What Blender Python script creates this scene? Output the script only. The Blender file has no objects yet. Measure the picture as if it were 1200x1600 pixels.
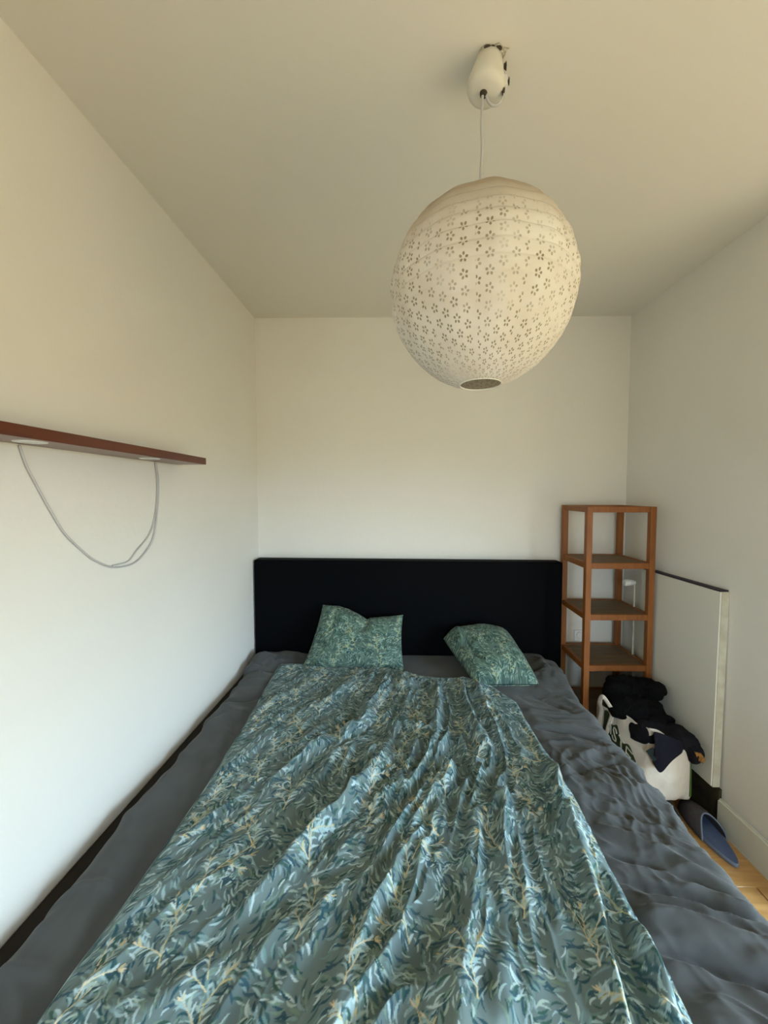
import bpy, bmesh, math, random
import numpy as np
from mathutils import Vector, Matrix

S = bpy.context.scene
COL = S.collection

# ------------------------------------------------------------------ camera
cam_data = bpy.data.cameras.new('camera')
cam = bpy.data.objects.new('camera', cam_data); COL.objects.link(cam)
S.camera = cam
cam.location = (0, 0, 1.45)
cam_data.sensor_fit = 'VERTICAL'; cam_data.sensor_height = 32.0
cam_data.lens = 32.0 * 600 / 1600            # 600 px focal length on a 1600 px high frame
cam_data.shift_x = -22 / 1600
cam.rotation_euler = (math.radians(90) - math.atan(28 / 600), 0, math.radians(0.76))
cam_data.clip_start = 0.02

# ------------------------------------------------------------------ world: overcast sky above, warm ground below
W = bpy.data.worlds.new('world'); S.world = W; W.use_nodes = True
wn = W.node_tree.nodes; wl = W.node_tree.links; wn.clear()
wo = wn.new('ShaderNodeOutputWorld'); wb = wn.new('ShaderNodeBackground')
wt = wn.new('ShaderNodeTexCoord'); ws = wn.new('ShaderNodeSeparateXYZ'); wr = wn.new('ShaderNodeValToRGB')
wl.new(wt.outputs['Generated'], ws.inputs[0]); 
wm = wn.new('ShaderNodeMath'); wm.operation = 'MULTIPLY_ADD'; wm.inputs[1].default_value = .5; wm.inputs[2].default_value = .5
wl.new(ws.outputs['Z'], wm.inputs[0]); wl.new(wm.outputs[0], wr.inputs[0])
e = wr.color_ramp.elements
e[0].position = 0.0; e[0].color = (.14, .118, .066, 1)
e[1].position = 1.0; e[1].color = (.62, .84, 1.03, 1)
x_ = e.new(.49); x_.color = (.155, .13, .072, 1)
x_ = e.new(.53); x_.color = (.64, .85, 1.03, 1)
wl.new(wr.outputs[0], wb.inputs[0]); wb.inputs[1].default_value = 9.0
wl.new(wb.outputs[0], wo.inputs[0])

# portal in the big window (guides the sky light through the opening)
def portal(name, loc, rot, sx, sy):
    l = bpy.data.lights.new(name, 'AREA'); l.shape = 'RECTANGLE'; l.size = sx; l.size_y = sy
    l.cycles.is_portal = True
    o = bpy.data.objects.new(name, l); COL.objects.link(o); o.location = loc; o.rotation_euler = rot
WX, WY0, WY1, WZ0, WZ1 = 2.35, -1.38, .62, .12, 1.82
portal('window_light', (WX + .05, (WY0 + WY1) / 2, (WZ0 + WZ1) / 2), (0, math.radians(90), 0), WZ1 - WZ0, WY1 - WY0)

FX0, FX1, FZ0, FZ1 = .05, .62, .85, 1.84       # added unseen window behind the camera, brightens the far end of the room
portal('added_window_light', ((FX0 + FX1) / 2, -1.50, (FZ0 + FZ1) / 2), (math.radians(90), 0, 0), FX1 - FX0, FZ1 - FZ0)

S.view_settings.view_transform = 'Standard'; S.view_settings.look = 'None'
S.view_settings.exposure = 1.27; S.view_settings.gamma = 1.0; S.view_settings.use_curve_mapping = False

# ------------------------------------------------------------------ numeric helpers
rng = np.random.default_rng(7)
def _hash(ix, iy, seed):
    n = (ix.astype(np.int64) * 374761393 + iy.astype(np.int64) * 668265263 + seed * 974634777) & 0xffffffff
    n = ((n ^ (n >> 13)) * 1274126177) & 0xffffffff
    return ((n ^ (n >> 16)) & 0xffff) / 65535.0
def noise(x, y, seed=0):
    x = np.asarray(x, float); y = np.asarray(y, float)
    ix = np.floor(x); iy = np.floor(y); fx = x - ix; fy = y - iy
    fx = fx*fx*fx*(fx*(fx*6-15)+10); fy = fy*fy*fy*(fy*(fy*6-15)+10)
    ix = ix.astype(int); iy = iy.astype(int)
    a = _hash(ix, iy, seed); b = _hash(ix+1, iy, seed); c = _hash(ix, iy+1, seed); d = _hash(ix+1, iy+1, seed)
    return (a*(1-fx)+b*fx)*(1-fy) + (c*(1-fx)+d*fx)*fy - .5
def fbm(x, y, o=3, seed=0):
    r = 0; a = 1.0
    for k in range(o): r = r + a*noise(x*2**k, y*2**k, seed+k*17); a *= .5
    return r
def ridge(x, y, seed=0, e=.004): return 1 - 2*np.sqrt((2*noise(x, y, seed))**2+e)      # sharp crests
def sstep(a, b, x):
    t = np.clip((x-a)/(b-a), 0, 1); return t*t*(3-2*t)
def seg_dist(X, Y, pts):
    """signed distance to a polyline (sign: which side) and position along it"""
    best = np.full(X.shape, 1e9); sg = np.zeros(X.shape); tt = np.zeros(X.shape)
    n = len(pts)-1
    for i in range(n):
        ax, ay = pts[i]; bx, by = pts[i+1]; dx, dy = bx-ax, by-ay; L = dx*dx+dy*dy
        t = np.clip(((X-ax)*dx+(Y-ay)*dy)/L, 0, 1)
        d = np.hypot(X-ax-t*dx, Y-ay-t*dy); s = np.sign(dx*(Y-ay)-dy*(X-ax))
        m = d < best; best = np.where(m, d, best); sg = np.where(m, s, sg); tt = np.where(m, (i+t)/n, tt)
    return best*sg, tt
def fold(X, Y, pts, amp, w):
    d, t = seg_dist(X, Y, pts)
    return amp*np.exp(-(d/w)**2)*np.sin(np.pi*np.clip(t*.9+.05, 0, 1))**.5

# ------------------------------------------------------------------ object helpers
def link(o, parent=None):
    COL.objects.link(o)
    if parent: o.parent = parent
    return o
def tag(o, label=None, cat=None, group=None, kind=None):
    if label: o['label'] = label
    if cat: o['category'] = cat
    if group: o['group'] = group
    if kind: o['kind'] = kind
    return o
def empty(name, loc=(0, 0, 0)):
    o = bpy.data.objects.new(name, None); o.empty_display_size = .05; COL.objects.link(o); o.location = loc
    return o
def child(name, me, mat, parent=None, label=None, smooth=False):
    """link mesh (given in world coordinates) as object; parent keeps world place"""
    o = bpy.data.objects.new(name, me); COL.objects.link(o)
    if mat: me.materials.append(mat)
    if smooth:
        me.polygons.foreach_set('use_smooth', [True]*len(me.polygons))
    if parent:
        o.parent = parent
        p = parent; off = Vector((0, 0, 0))
        while p: off += p.location; p = p.parent
        o.location = -off
    if label: o['label'] = label
    return o
def bm_mesh(bm, name='m'):
    me = bpy.data.meshes.new(name); bm.to_mesh(me); bm.free(); return me
def add_box(bm, x0, x1, y0, y1, z0, z1, bev=0.0, seg=2):
    r = bmesh.ops.create_cube(bm, size=1)
    vs = r['verts']
    for v in vs:
        v.co = Vector(((x0+x1)/2+v.co.x*(x1-x0), (y0+y1)/2+v.co.y*(y1-y0), (z0+z1)/2+v.co.z*(z1-z0)))
    if bev > 0:
        es = list({e for v in vs for e in v.link_edges})
        bmesh.ops.bevel(bm, geom=es, offset=bev, segments=seg, affect='EDGES', profile=.7)
def box(x0, x1, y0, y1, z0, z1, bev=0.0, seg=2):
    bm = bmesh.new(); add_box(bm, x0, x1, y0, y1, z0, z1, bev, seg); return bm_mesh(bm)
def prism(poly, z0, z1):
    n = len(poly)
    vs = [(x, y, z0) for x, y in poly]+[(x, y, z1) for x, y in poly]
    fs = [tuple(range(n))[::-1], tuple(range(n, 2*n))]+[(i, (i+1) % n, n+(i+1) % n, n+i) for i in range(n)]
    me = bpy.data.meshes.new('m'); me.from_pydata(vs, [], fs); me.update()
    bm = bmesh.new(); bm.from_mesh(me); bmesh.ops.recalc_face_normals(bm, faces=bm.faces); bm.to_mesh(me); bm.free()
    return me
def catmull(pts, n=8):
    P = [Vector(p) for p in pts]; P = [2*P[0]-P[1]]+P+[2*P[-1]-P[-2]]; out = []
    for i in range(1, len(P)-2):
        a, b, c, d = P[i-1:i+3]
        for k in range(n):
            t = k/n
            out.append(.5*((2*b)+(c-a)*t+(2*a-5*b+4*c-d)*t*t+(3*b-3*c+d-a)*t**3))
    out.append(P[-2]); return out
def tube(pts, r, sides=10, flat=None, caps=True):
    P = [Vector(p) for p in pts]; vs = []; fs = []
    up = Vector((.13, .21, .97))
    prev = None
    for i, p in enumerate(P):
        t = (P[min(i+1, len(P)-1)]-P[max(i-1, 0)]).normalized()
        if prev is None: a = t.cross(up).normalized()
        else: a = (prev-t*prev.dot(t)).normalized()
        prev = a; b = t.cross(a)
        rr = r[i] if hasattr(r, '__len__') else r
        for k in range(sides):
            an = 2*math.pi*k/sides
            vs.append(p+a*rr*math.cos(an)+b*rr*math.sin(an)*(flat or 1))
    n = sides
    for i in range(len(P)-1):
        for k in range(n): fs.append((i*n+k, i*n+(k+1) % n, (i+1)*n+(k+1) % n, (i+1)*n+k))
    if caps: fs.append(tuple(range(n))[::-1]); fs.append(tuple((len(P)-1)*n+k for k in range(n)))
    me = bpy.data.meshes.new('m'); me.from_pydata([tuple(v) for v in vs], [], fs); me.update(); return me
def lathe(prof, c=(0, 0, 0), n=32, axis=None, closed=False):
    """prof list of (r, h); revolves about axis (default z) through c"""
    ax = Vector(axis or (0, 0, 1)).normalized(); q = Vector((0, 0, 1)).rotation_difference(ax)
    vs = []; fs = []
    for r, h in prof:
        for k in range(n):
            a = 2*math.pi*k/n; vs.append(tuple(Vector(c)+q@Vector((r*math.cos(a), r*math.sin(a), h))))
    m = len(prof)
    for i in range(m-1):
        for k in range(n): fs.append((i*n+k, i*n+(k+1) % n, (i+1)*n+(k+1) % n, (i+1)*n+k))
    if prof[0][0] > 1e-4: fs.append(tuple(range(n))[::-1])
    if prof[-1][0] > 1e-4: fs.append(tuple((m-1)*n+k for k in range(n)))
    me = bpy.data.meshes.new('m'); me.from_pydata(vs, [], fs)
    bm = bmesh.new(); bm.from_mesh(me); bmesh.ops.remove_doubles(bm, verts=bm.verts, dist=1e-6)
    bmesh.ops.recalc_face_normals(bm, faces=bm.faces); bm.to_mesh(me); bm.free(); return me
def grid_mesh(P, colors=None, wrap_u=False, flip=False, smooth=True):
    """P: (nv, nu, 3) array of points -> quad grid, fast"""
    nv, nu = P.shape[:2]
    me = bpy.data.meshes.new('m'); me.vertices.add(nv*nu)
    me.vertices.foreach_set('co', np.ascontiguousarray(P, dtype=np.float32).reshape(-1))
    idx = np.arange(nv*nu).reshape(nv, nu)
    if wrap_u: idx = np.concatenate([idx, idx[:, :1]], 1)
    a = idx[:-1, :-1]; b = idx[:-1, 1:]; c = idx[1:, 1:]; d = idx[1:, :-1]
    q = np.stack([a, b, c, d] if not flip else [d, c, b, a], -1).reshape(-1, 4)
    nf = len(q)
    me.loops.add(nf*4); me.polygons.add(nf)
    me.loops.foreach_set('vertex_index', q.reshape(-1).astype(np.int32))
    me.polygons.foreach_set('loop_start', np.arange(0, nf*4, 4, dtype=np.int32))
    try: me.polygons.foreach_set('loop_total', np.full(nf, 4, dtype=np.int32))
    except Exception: pass
    me.polygons.foreach_set('use_smooth', np.full(nf, smooth, dtype=bool))
    me.update(calc_edges=True)
    if colors is not None:
        at = me.color_attributes.new('print', 'FLOAT_COLOR', 'POINT')
        cc = np.ones((nv*nu, 4), np.float32); cc[:, :3] = colors.reshape(-1, 3)
        at.data.foreach_set('color', cc.reshape(-1))
    return me

# ------------------------------------------------------------------ materials
def mat(name, col, rough=.6, bump=None, var=None, metal=0, sheen=0, transl=0, spec=.4, coat=0):
    """bump = (scale, strength, distance); var = (scale, other colour, amount)"""
    m = bpy.data.materials.new(name); m.use_nodes = True
    N = m.node_tree.nodes; L = m.node_tree.links; b = N['Principled BSDF']
    b.inputs['Base Color'].default_value = (*col, 1); b.inputs['Roughness'].default_value = rough
    b.inputs['Metallic'].default_value = metal; b.inputs['Specular IOR Level'].default_value = spec
    b.inputs['Coat Weight'].default_value = coat
    if sheen: b.inputs['Sheen Weight'].default_value = sheen; b.inputs['Sheen Roughness'].default_value = .5
    tc = N.new('ShaderNodeTexCoord')
    if var:
        n = N.new('ShaderNodeTexNoise'); n.inputs['Scale'].default_value = var[0]; n.inputs['Detail'].default_value = 5
        L.new(tc.outputs['Object'], n.inputs['Vector'])
        r = N.new('ShaderNodeMapRange'); r.inputs['From Min'].default_value = .35; r.inputs['From Max'].default_value = .65
        r.inputs['To Max'].default_value = var[2]
        L.new(n.outputs['Fac'], r.inputs['Value'])
        mx = N.new('ShaderNodeMix'); mx.data_type = 'RGBA'
        mx.inputs['A'].default_value = (*col, 1); mx.inputs['B'].default_value = (*var[1], 1)
        L.new(r.outputs[0], mx.inputs['Factor']); L.new(mx.outputs['Result'], b.inputs['Base Color'])
    if bump:
        n = N.new('ShaderNodeTexNoise'); n.inputs['Scale'].default_value = bump[0]; n.inputs['Detail'].default_value = 6
        L.new(tc.outputs['Object'], n.inputs['Vector'])
        bp = N.new('ShaderNodeBump'); bp.inputs['Strength'].default_value = bump[1]; bp.inputs['Distance'].default_value = bump[2]
        L.new(n.outputs['Fac'], bp.inputs['Height']); L.new(bp.outputs[0], b.inputs['Normal'])
    return m
def wood(name, c1, c2, rough=.45, scale=(14, 14, 1.2), coat=0):
    m = bpy.data.materials.new(name); m.use_nodes = True
    N = m.node_tree.nodes; L = m.node_tree.links; b = N['Principled BSDF']
    tc = N.new('ShaderNodeTexCoord'); mp = N.new('ShaderNodeMapping'); mp.inputs['Scale'].default_value = scale
    L.new(tc.outputs['Object'], mp.inputs[0])
    n = N.new('ShaderNodeTexNoise'); n.inputs['Scale'].default_value = 3; n.inputs['Detail'].default_value = 7; n.inputs['Distortion'].default_value = .6
    L.new(mp.outputs[0], n.inputs['Vector'])
    cr = N.new('ShaderNodeValToRGB'); cr.color_ramp.elements[0].position = .3; cr.color_ramp.elements[1].position = .7
    cr.color_ramp.elements[0].color = (*c1, 1); cr.color_ramp.elements[1].color = (*c2, 1)
    L.new(n.outputs['Fac'], cr.inputs[0]); L.new(cr.outputs[0], b.inputs['Base Color'])
    b.inputs['Roughness'].default_value = rough; b.inputs['Coat Weight'].default_value = coat
    bp = N.new('ShaderNodeBump'); bp.inputs['Strength'].default_value = .15; bp.inputs['Distance'].default_value = .001
    L.new(n.outputs['Fac'], bp.inputs['Height']); L.new(bp.outputs[0], b.inputs['Normal'])
    return m
def print_mat(name, rough=.85, sheen=.05, weave=900):
    m = bpy.data.materials.new(name); m.use_nodes = True
    N = m.node_tree.nodes; L = m.node_tree.links; b = N['Principled BSDF']
    a = N.new('ShaderNodeVertexColor'); a.layer_name = 'print'
    L.new(a.outputs['Color'], b.inputs['Base Color'])
    b.inputs['Roughness'].default_value = rough; b.inputs['Sheen Weight'].default_value = sheen
    b.inputs['Specular IOR Level'].default_value = .18
    tc = N.new('ShaderNodeTexCoord'); n = N.new('ShaderNodeTexNoise'); n.inputs['Scale'].default_value = weave
    L.new(tc.outputs['Object'], n.inputs['Vector'])
    bp = N.new('ShaderNodeBump'); bp.inputs['Strength'].default_value = .15; bp.inputs['Distance'].default_value = .0006
    L.new(n.outputs['Fac'], bp.inputs['Height']); L.new(bp.outputs[0], b.inputs['Normal'])
    return m

M = {}
M['wall'] = mat('wall_paint', (.815, .785, .72), .75, bump=(60, .25, .0025), var=(2.2, (.795, .765, .70), 1))
M['ceil'] = mat('ceiling_paint', (.78, .745, .665), .8, bump=(45, .2, .002), var=(1.5, (.76, .73, .65), 1))
M['trim'] = mat('trim_paint', (.74, .72, .60), .45, bump=(30, .1, .001))
M['sheet'] = mat('dark_grey_cotton', (.078, .082, .082), .85, bump=(700, .25, .0006), var=(6, (.067, .070, .070), 1), sheen=.15, spec=.12)
M['head'] = mat('black_faux_leather', (.0015, .0018, .0028), .7, bump=(350, .3, .0008), spec=.06)
M['rail'] = mat('dark_brown_cloth', (.022, .016, .010), .85, spec=.15)
M['darktrim'] = mat('dark_unpainted_base', (.05, .04, .018), .8, var=(20, (.03, .02, .01), 1))
M['mattress'] = mat('mattress_ticking', (.5, .5, .48), .8)
M['tower'] = wood('orange_stained_pine', (.20, .062, .010), (.30, .100, .016), .55, (20, 20, 2))
M['towershelf'] = wood('shelf_board', (.12, .072, .034), (.17, .11, .052), .6, (3, 30, 3))
M['shelfwood'] = wood('mahogany_board', (.085, .018, .006), (.14, .032, .010), .28, (20, 2, 20))
M['plank'] = wood('oak_plank', (.50, .27, .085), (.64, .37, .14), .3, (2, 18, 18), coat=.2)
M['subfloor'] = mat('floor_joint', (.10, .05, .02), .8)
M['radiator'] = mat('white_enamel', (.78, .76, .68), .3, spec=.5)
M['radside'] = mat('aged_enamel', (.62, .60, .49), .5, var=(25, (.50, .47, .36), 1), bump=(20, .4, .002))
M['radgap'] = mat('radiator_grille_dark', (.02, .014, .03), .6)
M['plastic'] = mat('white_plastic', (.80, .79, .75), .35)
M['cable'] = mat('white_cable', (.50, .49, .49), .5)
M['cupm'] = mat('canopy_plastic', (.70, .67, .58), .4)
M['darkhole'] = mat('broken_plaster', (.05, .04, .025), .9)
M['plaster'] = mat('chipped_plaster', (.60, .57, .48), .9, bump=(120, 1, .004), var=(200, (.18, .15, .09), .8))
M['bag'] = mat('white_woven_plastic', (.76, .71, .63), .5, bump=(90, .5, .003), var=(12, (.70, .64, .56), 1))
M['bagin'] = mat('bag_lining', (.45, .42, .36), .6)
M['green'] = mat('green_print', (.09, .17, .025), .5)
M['darkgreen'] = mat('dark_green_print', (.028, .045, .018), .5, var=(60, (.05, .07, .03), 1))
M['letter'] = mat('pale_letters', (.52, .52, .44), .5)
M['black'] = mat('black_fleece', (.0045, .0045, .0052), .95, bump=(160, 1, .006), spec=.1)
M['black2'] = mat('black_cotton', (.008, .008, .011), .9, bump=(60, .5, .004), spec=.15)
M['navy'] = mat('navy_cotton', (.006, .006, .012), .9, bump=(80, .5, .003), spec=.2)
M['patchgreen'] = mat('dark_green_cloth', (.007, .014, .013), .85)
M['orange'] = mat('orange_lining', (.42, .19, .03), .7, var=(150, (.1, .06, .02), 1))
M['shoe'] = mat('navy_slipper_upper', (.075, .068, .078), .85, bump=(300, .4, .001), var=(30, (.10, .09, .10), 1))
M['insole'] = mat('blue_insole', (.11, .155, .30), .7, bump=(250, .3, .001), var=(18, (.085, .125, .25), 1))
M['sole'] = mat('grey_blue_sole', (.20, .25, .36), .6)
M['shoe2'] = mat('black_shoe_upper', (.02, .02, .024), .6)
M['puck'] = mat('lamp_ring', (.70, .70, .68), .3)
M['lens'] = mat('frosted_lens', (.80, .80, .80), .25)
M['wire'] = mat('steel_wire', (.55, .54, .50), .4, metal=1)
M['frame'] = mat('window_frame_white', (.8, .8, .78), .4)
M['label'] = mat('care_label', (.75, .73, .66), .7)
M['print'] = print_mat('botanical_print_cotton')

# ------------------------------------------------------------------ room shell
XL, YB, ZC = -.894, 2.35, 2.507
YF = -1.45; XW = WX
def xr(y): return 1.353+(2.35-y)*.04
YE = 1.22                                   # the right wall stops here, the room widens towards the window
tag(child('floor', box(XL-.1, XW+.1, YF-.1, YB+.1, -.12, -.014), M['subfloor']), kind='structure')
floor = bpy.data.objects['floor']
pm = box(0, 1.196, 0, .1165, -.0135, 0, .0012, 1); pm.materials.append(M['plank'])
random.seed(4)
row = 0; y = YF
while y < YB-.01:
    x = XL-random.choice([.2, .5, .8, 1.0])+.0
    while x < XW:
        x0 = max(x, XL); x1 = min(x+1.196, XW)
        if x1-x0 > .03:
            o = bpy.data.objects.new('plank', pm); COL.objects.link(o); o.parent = floor
            o.location = (x0, y, random.uniform(-.0004, .0004)); o.scale = (max((x1-x0)/1.196, .02), min(1, (YB-y)/.1175), 1)
        x += 1.2
    y += .1175
tag(child('ceiling', prism([(XL-.1, YF-.1), (XW+.1, YF-.1), (XW+.1, YB+.1), (XL-.1, YB+.1)], ZC, ZC+.12), M['ceil']), kind='structure')
tag(child('wall_left', box(XL-.1, XL, YF-.1, YB+.1, -.02, ZC), M['wall']), kind='structure')
tag(child('wall_back', box(XL, XW+.1, YB, YB+.1, -.02, ZC), M['wall']), kind='structure')
tag(child('wall_right', prism([(xr(YB), YB), (xr(YE), YE), (XW, YE), (XW, YB)], -.013, ZC), M['wall']), kind='structure')
bm = bmesh.new()
add_box(bm, XL, FX0, YF-.1, YF, -.02, ZC); add_box(bm, FX1, XW+.1, YF-.1, YF, -.02, ZC)
add_box(bm, FX0, FX1, YF-.1, YF, -.02, FZ0); add_box(bm, FX0, FX1, YF-.1, YF, FZ1, ZC)
tag(child('wall_front', bm_mesh(bm), M['wall']), kind='structure')
wf2 = empty('added_window', ((FX0+FX1)/2, YF-.05, FZ0)); tag(wf2, kind='structure')
bm = bmesh.new(); t = .05
add_box(bm, FX0, FX0+t, YF-.09, YF-.03, FZ0, FZ1); add_box(bm, FX1-t, FX1, YF-.09, YF-.03, FZ0, FZ1)
add_box(bm, FX0+t, FX1-t, YF-.09, YF-.03, FZ0, FZ0+t); add_box(bm, FX0+t, FX1-t, YF-.09, YF-.03, FZ1-t, FZ1)
child('window_frame', bm_mesh(bm), M['frame'], wf2)
# window wall on the far right, behind the view: four pieces around the opening
bm = bmesh.new()
add_box(bm, XW, XW+.1, YF, WY0, -.02, ZC); add_box(bm, XW, XW+.1, WY1, YE+.02, -.02, ZC)
add_box(bm, XW, XW+.1, WY0, WY1, -.02, WZ0); add_box(bm, XW, XW+.1, WY0, WY1, WZ1, ZC)
tag(child('wall_window', bm_mesh(bm), M['wall']), kind='structure')
wf = empty('window_1', (XW+.02, (WY0+WY1)/2, WZ0)); tag(wf, kind='structure')
bm = bmesh.new(); t = .05
add_box(bm, XW+.0, XW+.06, WY0, WY0+t, WZ0, WZ1); add_box(bm, XW+.0, XW+.06, WY1-t, WY1, WZ0, WZ1)
add_box(bm, XW+.0, XW+.06, WY0+t, WY1-t, WZ0, WZ0+t); add_box(bm, XW+.0, XW+.06, WY0+t, WY1-t, WZ1-t, WZ1)
add_box(bm, XW+.0, XW+.06, -.41, -.36, WZ0+t, WZ1-t)
child('window_frame', bm_mesh(bm), M['frame'], wf)
# baseboard on the right wall, broken off where the radiator starts
b0, b1 = YE, 1.62
me = prism([(xr(b0), b0), (xr(b0)-.02, b0), (xr(b1)-.02, b1), (xr(b1), b1)], .0, .135)
bm = bmesh.new(); bm.from_mesh(me)
es = [e for e in bm.edges if all(v.co.z > .13 for v in e.verts) and abs(e.verts[0].co.y-e.verts[1].co.y) > .3]
bmesh.ops.bevel(bm, geom=es[:], offset=.007, segments=3, affect='EDGES'); bm.to_mesh(me); bm.free()
tag(child('baseboard_right', me, M['trim']), kind='structure')

me = prism([(xr(1.625), 1.625), (xr(1.625)-.012, 1.625), (xr(2.345)-.012, 2.345), (xr(2.345), 2.345)], 0, .17)
tag(child('trim_1', me, M['darktrim']), kind='structure')

# ------------------------------------------------------------------ bed
bed = empty('bed', (0, 1.2, 0))
tag(bed, 'low double bed with a tall black upholstered headboard against the back wall', 'bed')
tilt = math.tan(math.radians(.35))
bm = bmesh.new(); add_box(bm, -.886, .937, 2.245, 2.335, .04, 1.062, .018, 4)
for v in bm.verts: v.co.z -= (v.co.x+.88)*tilt*(v.co.z > .5)
child('headboard', bm_mesh(bm), M['head'], bed, 'black faux leather headboard with rounded edges', smooth=False)
child('side_rail', box(-.887, -.838, .22, 2.243, .06, .452, .008), M['rail'], bed, 'brown-black side rail in the gap at the wall')
child('side_rail', box(.755, .785, .22, 2.243, .06, .28, .008), M['rail'], bed)
child('foot_rail', box(-.80, .785, .20, .235, .08, .28, .006), M['head'], bed)
for (lx, ly) in ((-.76, .26), (.70, .26), (-.76, 2.15), (.70, 2.15)):
    child('leg', lathe([(.018, 0), (.022, .04), (.028, .08)], (lx+.03, ly, 0), 14), M['head'], bed)
child('slat_base', box(-.765, .75, .24, 2.24, .2, .24, .004), M['plank'], bed)
tag(child('mattress', box(-.785, .785, .24, 2.18, .285, .448, .04, 4), M['mattress']),
    'thick double mattress hidden under the dark grey fitted sheet', 'mattress')

# fitted sheet: a profile across the bed (left hem, over the top, right hem) swept along y
ys = np.arange(.20, 2.236, .0042); 
xl, xr_, zt, zb, rr = -.835, .835, .498, .27, .05
half = np.linspace(0, np.pi/2, 12)
prof = [(xl, z) for z in np.linspace(zb, zt-rr, 36)[:-1]]
prof += [(xl+rr-rr*math.cos(a), zt-rr+rr*math.sin(a)) for a in half]
prof += [(x, zt) for x in np.linspace(xl+rr, xr_-rr, 400)[1:-1]]
prof += [(xr_-rr+rr*math.sin(a), zt-rr+rr*math.cos(a)) for a in half]
prof += [(xr_, z) for z in np.linspace(zt-rr, zb, 36)[1:]]
prof = np.array(prof)
PX, PY = np.meshgrid(prof[:, 0], ys); PZ = np.tile(prof[:, 1], (len(ys), 1))
dx = np.gradient(prof[:, 0]); dz = np.gradient(prof[:, 1]); ln = np.hypot(dx, dz); NX = -dz/ln; NZ = dx/ln
sarc = np.concatenate([[0], np.cumsum(np.hypot(np.diff(prof[:, 0]), np.diff(prof[:, 1])))])
SA = np.tile(sarc, (len(ys), 1))-sarc[-1]/2          # 0 at bed middle
disp = .006*fbm(SA*5, PY*4, 3, 3)
# right side: creases fanning from the duvet to the right edge
wob = .05*fbm(SA*4, PY*4, 2, 9)
ang = PY+.22*(SA-.5)+wob
wr_ = sstep(.35, .6, SA)
an2 = ang+.03*fbm(SA*11, PY*11, 2, 19)
disp = disp+wr_*(.009*ridge(an2*11, SA*1.6, 21)+.0065*ridge(an2*21+3, SA*3, 22, .001)+.0032*ridge(an2*42, SA*8, 23, .001))
rm = np.exp(-((PY-1.22)/.20)**2)*sstep(.45, .58, SA)        # rumpled patch beside the duvet
wq = .25*fbm(SA*9, PY*9, 2, 34)
disp = disp+rm*(.007*ridge(SA*12+PY*3+wq*3, PY*4-SA*2, 31, .001)+.0085*ridge(SA*20-PY*7+wq*4, PY*6+SA*7, 32, .001)+.0045*ridge(SA*36+PY*15+wq*6, PY*14-SA*8, 33, .001))
disp = disp+wr_*sstep(1.9, 1.2, PY)*.0030*ridge(SA*30+PY*26+wq*5, PY*12-SA*8, 35, .001)
for pts, a, w in [([(.46, .79), (.62, .755), (.74, .705), (.97, .68)], -.034, .017), ([(.46, .845), (.62, .81), (.74, .76), (.97, .735)], .030, .026),
                  ([(.54, .88), (.66, .85), (.8, .80)], .014, .014), ([(.5, .925), (.68, .885), (.85, .82)], -.018, .010),
                  ([(.56, 1.066), (.70, .98), (.80, .87)], .016, .013), ([(.52, 1.0), (.68, .94), (.8, .87)], -.014, .010),
                  ([(.55, 1.53), (.66, 1.50), (.76, 1.45), (.86, 1.44)], -.022, .009), ([(.55, 1.555), (.66, 1.53), (.78, 1.485)], .008, .016),
                  ([(.55, 1.29), (.66, 1.36), (.80, 1.39)], .010, .016), ([(.50, 1.24), (.66, 1.29), (.78, 1.33)], -.007, .010),
                  ([(.69, 1.30), (.66, 1.15), (.63, .99)], .006, .010), ([(.775, 1.37), (.75, 1.2), (.74, 1.05)], .006, .010),
                  ([(.50, .66), (.66, .62), (.8, .60)], .006, .02),
                  ([(.62, 1.78), (.70, 1.70), (.74, 1.62)], -.010, .012), ([(.66, 1.84), (.74, 1.76), (.79, 1.68)], .012, .014)]:
    disp = disp+fold(SA, PY, pts, a, w)
# left side: slack sweeping folds
wl_ = sstep(-.5, -.68, SA)
disp = disp+wl_*(.011*ridge(PY*5+SA*5+wob*10, SA*2, 41)+.006*ridge(PY*11+SA*8+wob*14, SA*6, 42)+.003*fbm(PY*22+SA*12, SA*16, 2, 43))
for pts, a, w in [([(-.95, 1.60), (-.80, 1.72), (-.66, 1.74)], -.012, .012), ([(-.95, 1.85), (-.82, 1.98), (-.66, 2.0)], -.014, .012),
                  ([(-.93, 1.75), (-.78, 1.88), (-.66, 1.90)], .010, .02), ([(-.95, .62), (-.80, .72), (-.64, .70)], .009, .014),
                  ([(-.93, .80), (-.78, .88), (-.64, .86)], .008, .012), ([(-.95, 1.36), (-.86, 1.50), (-.78, 1.62)], -.010, .012)]:
    disp = disp+fold(SA, PY, pts, a, w)
# head corners puff up loosely
puff = np.exp(-((SA-.76)/.13)**2-((PY-2.02)/.13)**2)*.050+np.exp(-((SA+.80)/.13)**2-((PY-2.10)/.16)**2)*.032
disp = disp+puff*(1+1.2*fbm(SA*16, PY*14, 2, 51))
under = sstep(-.71, -.66, SA)*sstep(.565, .515, SA)*sstep(2.12, 2.04, PY+.25*sstep(.0, .45, SA))     # lies flat under the duvet
disp = disp*(1-.9*under)-.002*under
hem = sstep(.42, .27, PZ)*(SA != 0)
PXs = PX+NX*disp+np.sign(SA)*hem*(.012+.014*noise(PY*9, SA*0, 55))-np.sign(SA)*hem*.0
PXs = PXs+.018*noise(PY*2.1, PY*0, 56)*sstep(.7, .84, np.abs(SA))
PZs = PZ+NZ*disp
Ps = np.stack([PXs, PY, PZs], -1)
# tuck down at the head and foot ends
fe = sstep(.26, .20, PY)[..., None]
Ps[..., 2:3] = Ps[..., 2:3]*(1-fe*.45)+.27*fe*.45
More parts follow.
